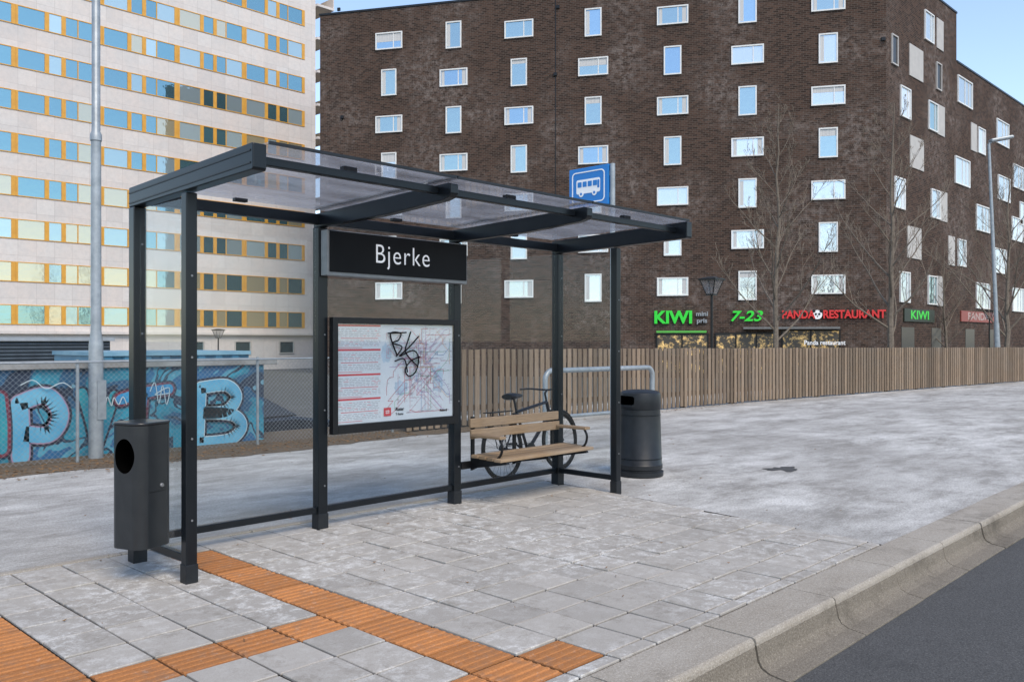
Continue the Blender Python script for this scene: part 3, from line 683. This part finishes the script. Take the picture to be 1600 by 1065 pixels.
# ------------------------------------------------------------------ wooden fence
kn=[(6.6,5.15),(10,5.02),(13.5,4.77),(17,4.5),(20.5,4.1),(27,3.35),(33.8,2.5),(42,1.35),(52,-.2)]
kp=smooth([(a,b,0) for a,b in kn],12); acc=[0]
for a,b in zip(kp,kp[1:]): acc.append(acc[-1]+(b-a).length)
def fat(s):
    for i in range(len(acc)-1):
        if acc[i+1]>=s:
            t=(s-acc[i])/(acc[i+1]-acc[i]); p=kp[i].lerp(kp[i+1],t); d=(kp[i+1]-kp[i]).normalized(); return p,d
    return kp[-1],(kp[-1]-kp[-2]).normalized()
wf=thing('wooden_fence','long weathered wooden board fence curving along the footpath on the right','fence',(6.6,5.15,0))
org=Vector((6.6,5.15,0))
# boards on the path side and a darker set filling the gaps on the far side, added to paint in the shade of the gaps
m=MB(); R=random.Random(9); s=0
while s<acc[-1]-.2:
    p,d=fat(s); wdt=.100+R.uniform(-.003,.003); H=1.36-.10*min(1,s/30)+R.uniform(-.008,.008)
    a=math.atan2(d.y,d.x)+R.uniform(-.015,.015)
    M=Matrix.Translation(p-org)@Matrix.Rotation(a,4,'Z')@Matrix.Rotation(R.uniform(-.005,.005),4,'Y')
    m.box(-wdt/2,wdt/2,-.016,.006,.035+R.uniform(-.01,.01),H,0,R.random(),M)
    m.box(.075-.04,.075+.04,.052,.068,.04,H-.02,1,R.random(),M); s+=.150
MT['fence2']=simple('fence_shade_wood',(.08,.058,.043),(.045,.034,.027),6,.9)  # darkened copy of the fence wood, shade put into the colour
m.build('boards',[MT['fence'],MT['fence2']],wf)
for z in (.28,1.08):
    rl=MB(); s=0
    while s<acc[-1]-.3:
        p,_=fat(s); q_,_=fat(min(acc[-1],s+1.52)); dd=(q_-p); a=math.atan2(dd.y,dd.x)
        M=Matrix.Translation(p-org)@Matrix.Rotation(a,4,'Z'); rl.box(0,dd.length+.0,.0085,.05,z,z+.095,0,.2,M); s+=1.52
    rl.build('rail',MT['fence2'],wf)
s=.1
while s<acc[-1]-.5:
    p,d=fat(s); m=MB(); M=Matrix.Translation(p-org)@Matrix.Rotation(math.atan2(d.y,d.x),4,'Z'); m.box(-.045,.045,.072,.16,-.05,1.22,0,.2,M); m.build('post',MT['fence2'],wf); s+=1.9
# ------------------------------------------------------------------ tall lamp post on the left
p=G(150,714); lp=thing('street_lamp','tall galvanised lamp post in front of the graffiti wall on the left','street lamp',(p.x,p.y,0))
m=MB(); m.lathe([(0,0),(.088,0),(.086,1.45),(.080,1.5),(.064,1.62),(.060,4.05),(.070,4.06),(.070,4.14),(.052,4.18),(.046,9.3),(0,9.3)],20); m.build('pole',MT['galv'],lp,smooth=True)
m=MB(); m.box(-.02,.09,-.1,-.083,.5,1.0); m.build('hatch',MT['galv'],lp)
m=MB(); m.tube(smooth([(0,0,9.25),(0,-.15,9.5),(0,-.7,9.6),(0,-1.1,9.6)]),.03,8); m.build('arm',MT['galv'],lp,smooth=True)
m=MB(); m.box(-.14,.14,-1.7,-1.0,9.56,9.68); m.build('lamp_head',MT['galv'],lp,bevel=.04)
p=W(1562,36,-.95); t=W(1545,36,9.7); rl_=thing('street_lamp','slim grey street lamp leaning slightly in front of the stepped brick wing','street lamp',p)
d=t-p; m=MB(); m.tube([(0,0,0),d*.3,d*.3001,d],[.12,.10,.08,.055],12); m.build('pole',MT['galv'],rl_,smooth=True)
e=Vector((S,-Cc,0)); h=d+e*.15+Vector((0,0,.1))
m=MB(); m.tube([d,h],.04,8); m.build('arm',MT['galv'],rl_,smooth=True)
m=MB(); M=Matrix.Translation(h)@Matrix.Rotation(math.atan2(e.y,e.x),4,'Z')@Matrix.Rotation(-.18,4,'Y'); m.box(-.1,.85,-.16,.16,-.03,.11,0,.5,M); m.build('lamp_head',MT['galv'],rl_,bevel=.05)
lg_=glass_mat('lantern_glass',(.8,.8,.8),.3,(.6,.6,.6))
def lantern(px,Y,H,label):
    p=W(px,Y,-.95); o=thing('lantern_post',label,'lamp post',p)
    m=MB(); m.tube([(0,0,0),(0,0,.5),(0,0,.52),(0,0,H-.62)],[.08,.08,.05,.045],10); m.build('pole',MT['black'],o,smooth=True)
    m=MB(); m.add([(sx*a,sy*a,z) for z,a in ((H-.60,.13),(H-.12,.29)) for sx,sy in ((-1,-1),(1,-1),(1,1),(-1,1))],[(0,1,5,4),(1,2,6,5),(2,3,7,6),(3,0,4,7)]); m.build('lamp_glass',lg_,o)
    m=MB()
    for sx,sy in ((-1,-1),(1,-1),(1,1),(-1,1)): m.tube([(sx*.13,sy*.13,H-.62),(sx*.295,sy*.295,H-.11)],.018,5)
    m.box(-.14,.14,-.14,.14,H-.65,H-.60); m.build('lamp_frame',MT['black'],o)
    m=MB(); m.add([(sx*a,sy*a,z) for z,a in ((H-.12,.34),(H-.07,.34),(H,.10)) for sx,sy in ((-1,-1),(1,-1),(1,1),(-1,1))],[(0,1,2,3),(8,9,10,11)]+[(k,(k+1)%4,4+(k+1)%4,4+k) for k in range(4)]+[(4+k,4+(k+1)%4,8+(k+1)%4,8+k) for k in range(4)]); m.build('cap',MT['black'],o)
lantern(1112,30,4.68,'black lantern post standing before the green shop lettering')
lantern(1546,60,4.6,'small black lantern post in front of the stepped brick wing')
lantern(341,60,3.3,'small black lantern post in front of the white tower block')
# ------------------------------------------------------------------ BROWN BRICK BUILDING
A=W(500,63.6); Bc=W(1385,54.16); d1=(Bc-A).xy.normalized(); L1=(Bc-A).length; a1=math.atan2(d1.y,d1.x)
bb_=thing('brick_apartment_building','dark brown brick apartment block with staggered white framed windows','building',(A.x,A.y,0),a1)
HT=25.4
m=MB(); m.box(0,L1,0,13,-.95,HT); m.build('wall',MT['brick'],bb_)
m=MB(); m.box(-.05,L1-.1,-.05,13.05,HT+.003,HT+.14); m.build('parapet',MT['steel2'],bb_)
cache={}
def window(parent,x,z,w,h,pm,fm='white',mull=None,dy=0,fr=.085,name='window'):
    key=(round(w,2),round(h,2),fm,mull,pm)
    if key not in cache:
        m=MB()
        for a in ((-w/2,w/2,-h/2,-h/2+fr),(-w/2,w/2,h/2-fr,h/2),(-w/2,-w/2+fr,-h/2+fr,h/2-fr),(w/2-fr,w/2,-h/2+fr,h/2-fr)): m.box(a[0],a[1],-.10,.02,a[2],a[3])
        if mull:
            for q in (mull if isinstance(mull,tuple) else (mull,)): m.box(q*w-.03,q*w+.03,-.07,.02,-h/2+fr,h/2-fr)
        o=m.build(name,MT[fm])
        m=MB(); m.box(-w/2+fr-.002,w/2-fr+.002,-.03,.01,-h/2+fr-.002,h/2-fr+.002); pn=m.build('pane',MT[pm])
        cache[key]=(o.data,pn.data); bpy.data.objects.remove(o); bpy.data.objects.remove(pn)
    fm_,pd=cache[key]
    o=bpy.data.objects.new(name,fm_); COL.objects.link(o); o.parent=parent; o.location=(x,dy,z)
    p=bpy.data.objects.new('pane',pd); COL.objects.link(p); p.parent=o
    return o
R=random.Random(4)
for ci,px in enumerate((608,709,811,927,1051,1168,1294)):
    s_,_=online(A,d1,px)
    for k in range(7):
        z=5.1+3.0*k; wide=((6-ci)+k)%2==0
        pm=R.choice(['pb1','pb3','pb1','pb2']) if k>=3 else R.choice(['pb2','pb2','pb2','pb1'])
        o=window(bb_,s_,z,2.05 if wide else 1.15,1.22 if wide else 1.9,pm,'white',.17 if wide else None)
        if R.random()<.5:
            hh=.5 if wide else .8
            for c0,c1 in (((-.9,-.68),(.62,.9)) if wide else ((-.47,-.25),)):
                m=MB(); m.box(c0,c1,-.036,-.031,-hh,hh); m.build('curtain',MT['curtain'],o)
        elif R.random()<.3:
            m=MB(); w2=.93 if wide else .48; hh=.52 if wide else .86; m.box(-w2,w2,-.036,-.031,hh-R.uniform(.25,.6),hh); m.build('blind',MT['curtain'],o)
s_,_=online(A,d1,868); m=MB(); m.box(s_-.03,s_+.03,-.01,.01,2.9,HT-.1); m.build('expansion_joint',MT['black'],bb_)
for px,py in ((872,10),(1380,60),(530,14),(535,182),(868,115)):
    s_,z=online(A,d1,px,py); m=MB(); m.box(s_-.12,s_+.12,-.12,-.002,z-.12,z+.12); m.build('vent',MT['black'],bb_,bevel=.02)
def shop(px0,px1,z0,z1,mat,nm='shop_window'):
    a,_=online(A,d1,px0); b,_=online(A,d1,px1); m=MB(); m.box(a,b,-.03,.01,z0,z1); o=m.build(nm,mat,bb_)
    m=MB(); n=max(1,int((b-a)/1.2))
    m.box(a-.05,b+.05,-.085,-.032,z1-.06,z1+.04)
    for k in range(n+1): x=a+(b-a)*k/n; m.box(x-.05,x+.05,-.08,-.031,z0,z1-.061)
    m.build('frame',MT['black'],o); return o
shop(1026,1106,-.6,1.95,MT['shopwin']); shop(1118,1214,-.6,2.0,MT['shopwin']); shop(1222,1312,-.6,2.2,MT['shopwin'])
a,_=online(A,d1,1026); b,_=online(A,d1,1104); m=MB(); m.box(a,b,-.2,-.09,2.04,2.18); m.build('shop_fascia',MT['shopgreen'],bb_)
a,_=online(A,d1,1160); b,_=online(A,d1,1310); m=MB(); m.box(a+.05,b,-.9,-.09,2.26,2.40); m.build('canopy',simple('canopy_grey',(.16,.16,.155)),bb_)
def fsign(label,px,py,items):
    s_,z=online(A,d1,px,py); p=A+Vector((d1.x,d1.y,0))*s_; o=thing('shop_sign',label,'shop sign',(p.x,p.y,z),a1)
    for it in items: it(o,s_)
    return o
def T(s,px,size,mat,sx=1,off=.02,dz=0,ext=.05,y=-.12,sh_=0):
    def f(o,s0): sx_,_=online(A,d1,px); text('lettering',s,size,mat,o,(sx_-s0,y,dz),ext=ext,offset=off,sx=sx,shear=sh_)
    return f
fsign('big green illuminated grocery lettering with small grey lettering beside it',1052,495,[T('KIWI',1052,1.14,MT['kiwi'],1.02,.038),T('mini',1097,.42,MT['greyl'],1.1,.01,.24),T('pris',1097,.42,MT['greyl'],1.1,.01,-.2)])
fsign('green illuminated opening hours reading 7-23',1165,493,[T('7-23',1165,.92,MT['kiwi'],1.2,.02,sh_=.25)])
def panda(o,s0):
    x,_=online(A,d1,1277); x-=s0; m=MB(); m.lathe([(0,-.06),(.28,-.06),(.3,0),(0,0)],20,(x,-.1,0),axis='y'); m.build('emblem',MT['text'],o)
    m=MB()
    for a_,b_,r in ((-.22,.24,.1),(.22,.24,.1),(-.1,.04,.07),(.1,.04,.07),(0,-.1,.04)): m.lathe([(0,-.08),(r,-.08),(r,-.03)],12,(x+a_,-.1,b_),axis='y')
    m.build('emblem_mark',MT['black'],o)
fsign('red illuminated restaurant lettering with a round panda emblem',1303,490,[T('PANDA',1247,.70,MT['redl'],.85,.022),panda,T('RESTAURANT',1334,.70,MT['redl'],.86,.022)])
fsign('small white restaurant lettering on the canopy above the restaurant entrance',1286,535,[T('Panda restaurant',1286,.40,MT['text'],.9,.006,.05,.01,-.93)])
a2=math.radians(-1.3); d2=Vector((math.cos(a2),math.sin(a2)))
wg=thing('brick_apartment_wing','stepped wing of the dark brick block with white windows and beige panels facing the street','building',(Bc.x,Bc.y,0),a2)
m=MB(); m.box(0,12.8,0,12,-.95,HT+.02); m.box(12.8,46,.0,12,-.95,21.9); m.build('wall',MT['brick'],wg)
m=MB(); m.box(0,12.86,-.05,12.05,HT+.023,HT+.15); m.box(12.87,46,-.05,12.05,21.903,22.03); m.build('parapet',MT['steel2'],wg)
def rw(px,py,kind):
    s_,z=online(Bc,d2,px,py)
    z=5.0+3.0*round((z-5.0)/3.0*2)/2
    if kind=='w': window(wg,s_,z,1.7,2.0,R.choice(['pb2','pb2','pb1']),'white',.2)
    if kind=='W': window(wg,s_,z,3.2,2.0,R.choice(['pb2','pb2','pb1']),'white',(.0,.25))
    if kind=='d': window(wg,s_,z,1.0,1.9,'shopdark','shutter')
    if kind in('p','P'):
        w=1.3 if kind=='p' else 2.4; m=MB(); m.box(s_-w/2,s_+w/2,-.06,.01,z-1.05,z+1.05); m.build('panel',MT['shutter'],wg,bevel=.01)
for it in ((1451,48,'w'),(1468,58,'p'),(1431,100,'P'),(1414,160,'w'),(1397,67,'d'),(1466,125,'d'),(1457,190,'w'),(1470,192,'p'),(1507,157,'W'),(1521,228,'p'),(1533,234,'w'),(1566,200,'W'),(1432,240,'P'),(1405,300,'w'),(1461,320,'w'),(1474,324,'p'),(1503,278,'W'),(1535,347,'W'),(1568,305,'W'),(1591,268,'W'),(1428,380,'P'),(1456,450,'w'),(1468,452,'p'),(1486,393,'p'),(1502,397,'w'),(1562,410,'W'),(1535,460,'W'),(1589,368,'W'),(1590,468,'W'),(1413,445,'w'),(1597,330,'w')): rw(*it)
for px0,px1 in ((1408,1428),(1455,1470),(1508,1522),(1545,1552)):
    a,_=online(Bc,d2,px0); b,_=online(Bc,d2,px1); m=MB(); m.box(a,b,-.03,.01,-.6,2.4); m.build('shop_window',MT['shopdark'],wg)
def wsign(label,px0,px1,py,h,mat,s,tm):
    a,z=online(Bc,d2,px0,py); b,_=online(Bc,d2,px1,py); mid=(a+b)/2; p=Bc+Vector((d2.x,d2.y,0))*mid
    o=thing('shop_sign',label,'shop sign',(p.x,p.y,z),a2); m=MB(); m.box(-(b-a)/2,(b-a)/2,-.1,-.02,-h/2,h/2); m.build('board',mat,o)
    text('lettering',s,h*.95,tm,o,(0,-.105,0),sx=1.9,offset=.014,ext=.004)
wsign('small green lettered shop sign on the street side of the brick wing',1411,1458,490,.85,simple('dark_board',(.025,.035,.02)),'KIWI',MT['kiwi'])
wsign('small dull red shop sign at the far end of the brick wing',1500,1551,492,.8,simple('red_board',(.28,.06,.045)),'PANDA',simple('pale_letter',(.45,.33,.30)))
# ------------------------------------------------------------------ WHITE TOWER BLOCK
P0=W(28,60.6); P0.z=0
wd=Vector((1,0)); se,_=online(P0,wd,493)
wb=thing('white_tower_block','white tower block with rows of yellow framed windows on the left','building',(P0.x,P0.y,0),0)
m=MB(); m.box(-12,se,0,14,-.95,36); m.build('wall',MT['clad'],wb)
wk={}
def wgroup(kind):
    if kind in wk: return wk[kind]
    m=MB(); H=.64
    seg=[(0,1.72),(2.02,2.85),(3.15,3.95),(4.02,5.42)]; E=5.70; B0=-.14
    m.box(B0,E,-.05,.02,-H-.06,-H); m.box(B0,E,-.05,.02,H,H+.06)
    edges=[(B0,0)]+[(a[1],b[0]) for a,b in zip(seg,seg[1:])]+[(5.42,E)]
    for a,b in edges: m.box(a,b,-.05,.02,-H,H)
    fo=m.build('window',MT['yellow']); m=MB()
    mats=[MT['pw1'],MT['pw2'],MT['pw3']]
    for i,(a,b) in enumerate(seg):
        mi={'a':(0,2,0,0),'b':(2,0,0,2),'c':(1,2,1,1),'d':(0,1,2,0),'e':(0,0,0,1),'f':(1,0,1,0)}[kind][i]; m.box(a,b,-.01,.015,-H,H,mi)
    po=m.build('pane',mats); wk[kind]=(fo.data,po.data); bpy.data.objects.remove(fo); bpy.data.objects.remove(po); return wk[kind]
R=random.Random(8)
for k in range(11):
    z=3.35+3.0*k
    for j in range(-1,5):
        x=j*5.85
        if x+5.70>se: continue
        if k>8 and j<2: continue
        fo,po=wgroup(R.choice('abdef' if k>2 and not(j>=2 and k in(5,6)) else 'cfdb'))
        o=bpy.data.objects.new('window',fo); COL.objects.link(o); o.parent=wb; o.location=(x,0,z)
        p=bpy.data.objects.new('pane',po); COL.objects.link(p); p.parent=o
MT['ywall']=simple('yellow_wall',(.75,.5,.15))
for k in range(12):
    z=1.75+3.0*k; m=MB(); m.box(se+.001,se+1.8,-.3,5,z,z+.22); b_=m.build('balcony',MT['clad'],wb); m=MB(); m.box(se+1.72,se+1.8,-.28,5,z+.221,z+1.2); m.build('balustrade',MT['clad'],b_)
m=MB(); m.box(se+.0,se+.12,.5,5,0,35); m.build('balcony_wall',MT['ywall'],wb)
m=MB(); m.box(-12,se-.1,-.35,-.002,2.0,2.2); m.build('string_course',MT['clad'],wb)
for k in range(4):
    window(wb,13.0+k*4.2,.95,1.5,1.1,'pb1','shutter',.0)
# ------------------------------------------------------------------ bare trees
def tree(px,Y,H,r,seed,label,cone=1.0):
    p=W(px,Y,-.95); o=thing('bare_tree',label,'tree',p); R=random.Random(seed)
    tp=[];x=y=0
    n=12
    for k in range(n+1):
        tp.append(Vector((x,y,H*k/n))); x+=R.uniform(-.09,.09); y+=R.uniform(-.09,.09)
    tr=[r*(1-.93*(k/n)**.9)+.008 for k in range(n+1)]
    m=MB(); m.tube(tp,tr,8); m.build('trunk',MT['bark'],o,smooth=True)
    c=MB()
    def grow(p0,d,L,rr,lev):
        steps=6 if lev<2 else 3; pts=[p0]; dd=d.copy()
        for i in range(steps):
            dd=(dd+Vector((R.uniform(-.16,.16),R.uniform(-.16,.16),R.uniform(-.03,.17)))).normalized(); pts.append(pts[-1]+dd*L/steps)
        c.tube(pts,[max(.006,rr*(1-.85*i/steps)) for i in range(steps+1)],5 if lev==0 else 3,caps=False)
        if lev>=3: return
        for i in range({0:7,1:4,2:3}[lev]):
            t=R.uniform(.2,.98); j=min(steps-1,int(t*steps)); q=pts[j].lerp(pts[j+1],t*steps-j)
            ax=Vector((R.uniform(-1,1),R.uniform(-1,1),R.uniform(-.1,.8))).normalized()
            grow(q,(dd*1.15+ax).normalized(),L*R.uniform(.28,.5)*(1-.3*t),rr*.42*(1-.5*t),lev+1)
    nb=22
    for i in range(nb):
        t=.18+.78*i/nb; j=int(t*n); q=tp[j].lerp(tp[min(n,j+1)],t*n-j); a=i*2.4+R.uniform(-.4,.4); el=R.uniform(.6,1.0)
        d=Vector((math.cos(a)*math.cos(el),math.sin(a)*math.cos(el),math.sin(el)))
        grow(q,d,(H*.36*(1-t)+H*.07)*cone*R.uniform(.8,1.2),max(.014,tr[j]*.40),0)
    c.build('crown',MT['bark'],o)
tree(1213,40,13.4,.15,1,'tall bare tree with pale trunk before the brick facade, left of the building corner',1.0)
tree(1392,42,14.0,.19,2,'tall bare tree with thick trunk standing in front of the brick building corner',1.0)
tree(1574,50,12.0,.17,3,'bare spreading tree at the right edge behind the slim street lamp',1.5)
tree(1480,60,9.0,.12,6,'small bare tree between the corner tree and the slim street lamp',1.1)
# ------------------------------------------------------------------ light, sky, camera
w=bpy.data.worlds.new('World'); bpy.context.scene.world=w; w.use_nodes=True; nt=w.node_tree
bg=nt.nodes['Background']; sk=nt.nodes.new('ShaderNodeTexSky'); sk.sky_type='NISHITA'; sk.sun_disc=False
EL=math.radians(48); AZ=math.radians(200)
sk.sun_elevation=EL; sk.sun_rotation=AZ; sk.air_density=1.0; sk.dust_density=.3; sk.ozone_density=1.3
hs=nt.nodes.new('ShaderNodeHueSaturation'); hs.inputs['Saturation'].default_value=.92; hs.inputs['Value'].default_value=1.75
nt.links.new(sk.outputs[0],hs.inputs['Color']); nt.links.new(hs.outputs[0],bg.inputs['Color']); bg.inputs['Strength'].default_value=.15
sd=Vector((math.sin(AZ)*math.cos(EL),math.cos(AZ)*math.cos(EL),math.sin(EL)))
l=bpy.data.lights.new('Sun','SUN'); l.energy=3.3; l.angle=math.radians(30); l.color=(1,.87,.71)
lo=bpy.data.objects.new('Sun',l); COL.objects.link(lo); lo.rotation_euler=sd.to_track_quat('Z','Y').to_euler()
cd=bpy.data.cameras.new('Camera'); cd.sensor_width=36; cd.lens=FP/1600*36; cd.clip_end=6000; cd.clip_start=.05
co=bpy.data.objects.new('Camera',cd); COL.objects.link(co); co.location=CAM; co.rotation_euler=(PI/2,0,-(PI/2-TH))
bpy.context.scene.camera=co
sc=bpy.context.scene; sc.view_settings.view_transform='Standard'; sc.view_settings.look='None'; sc.view_settings.exposure=0
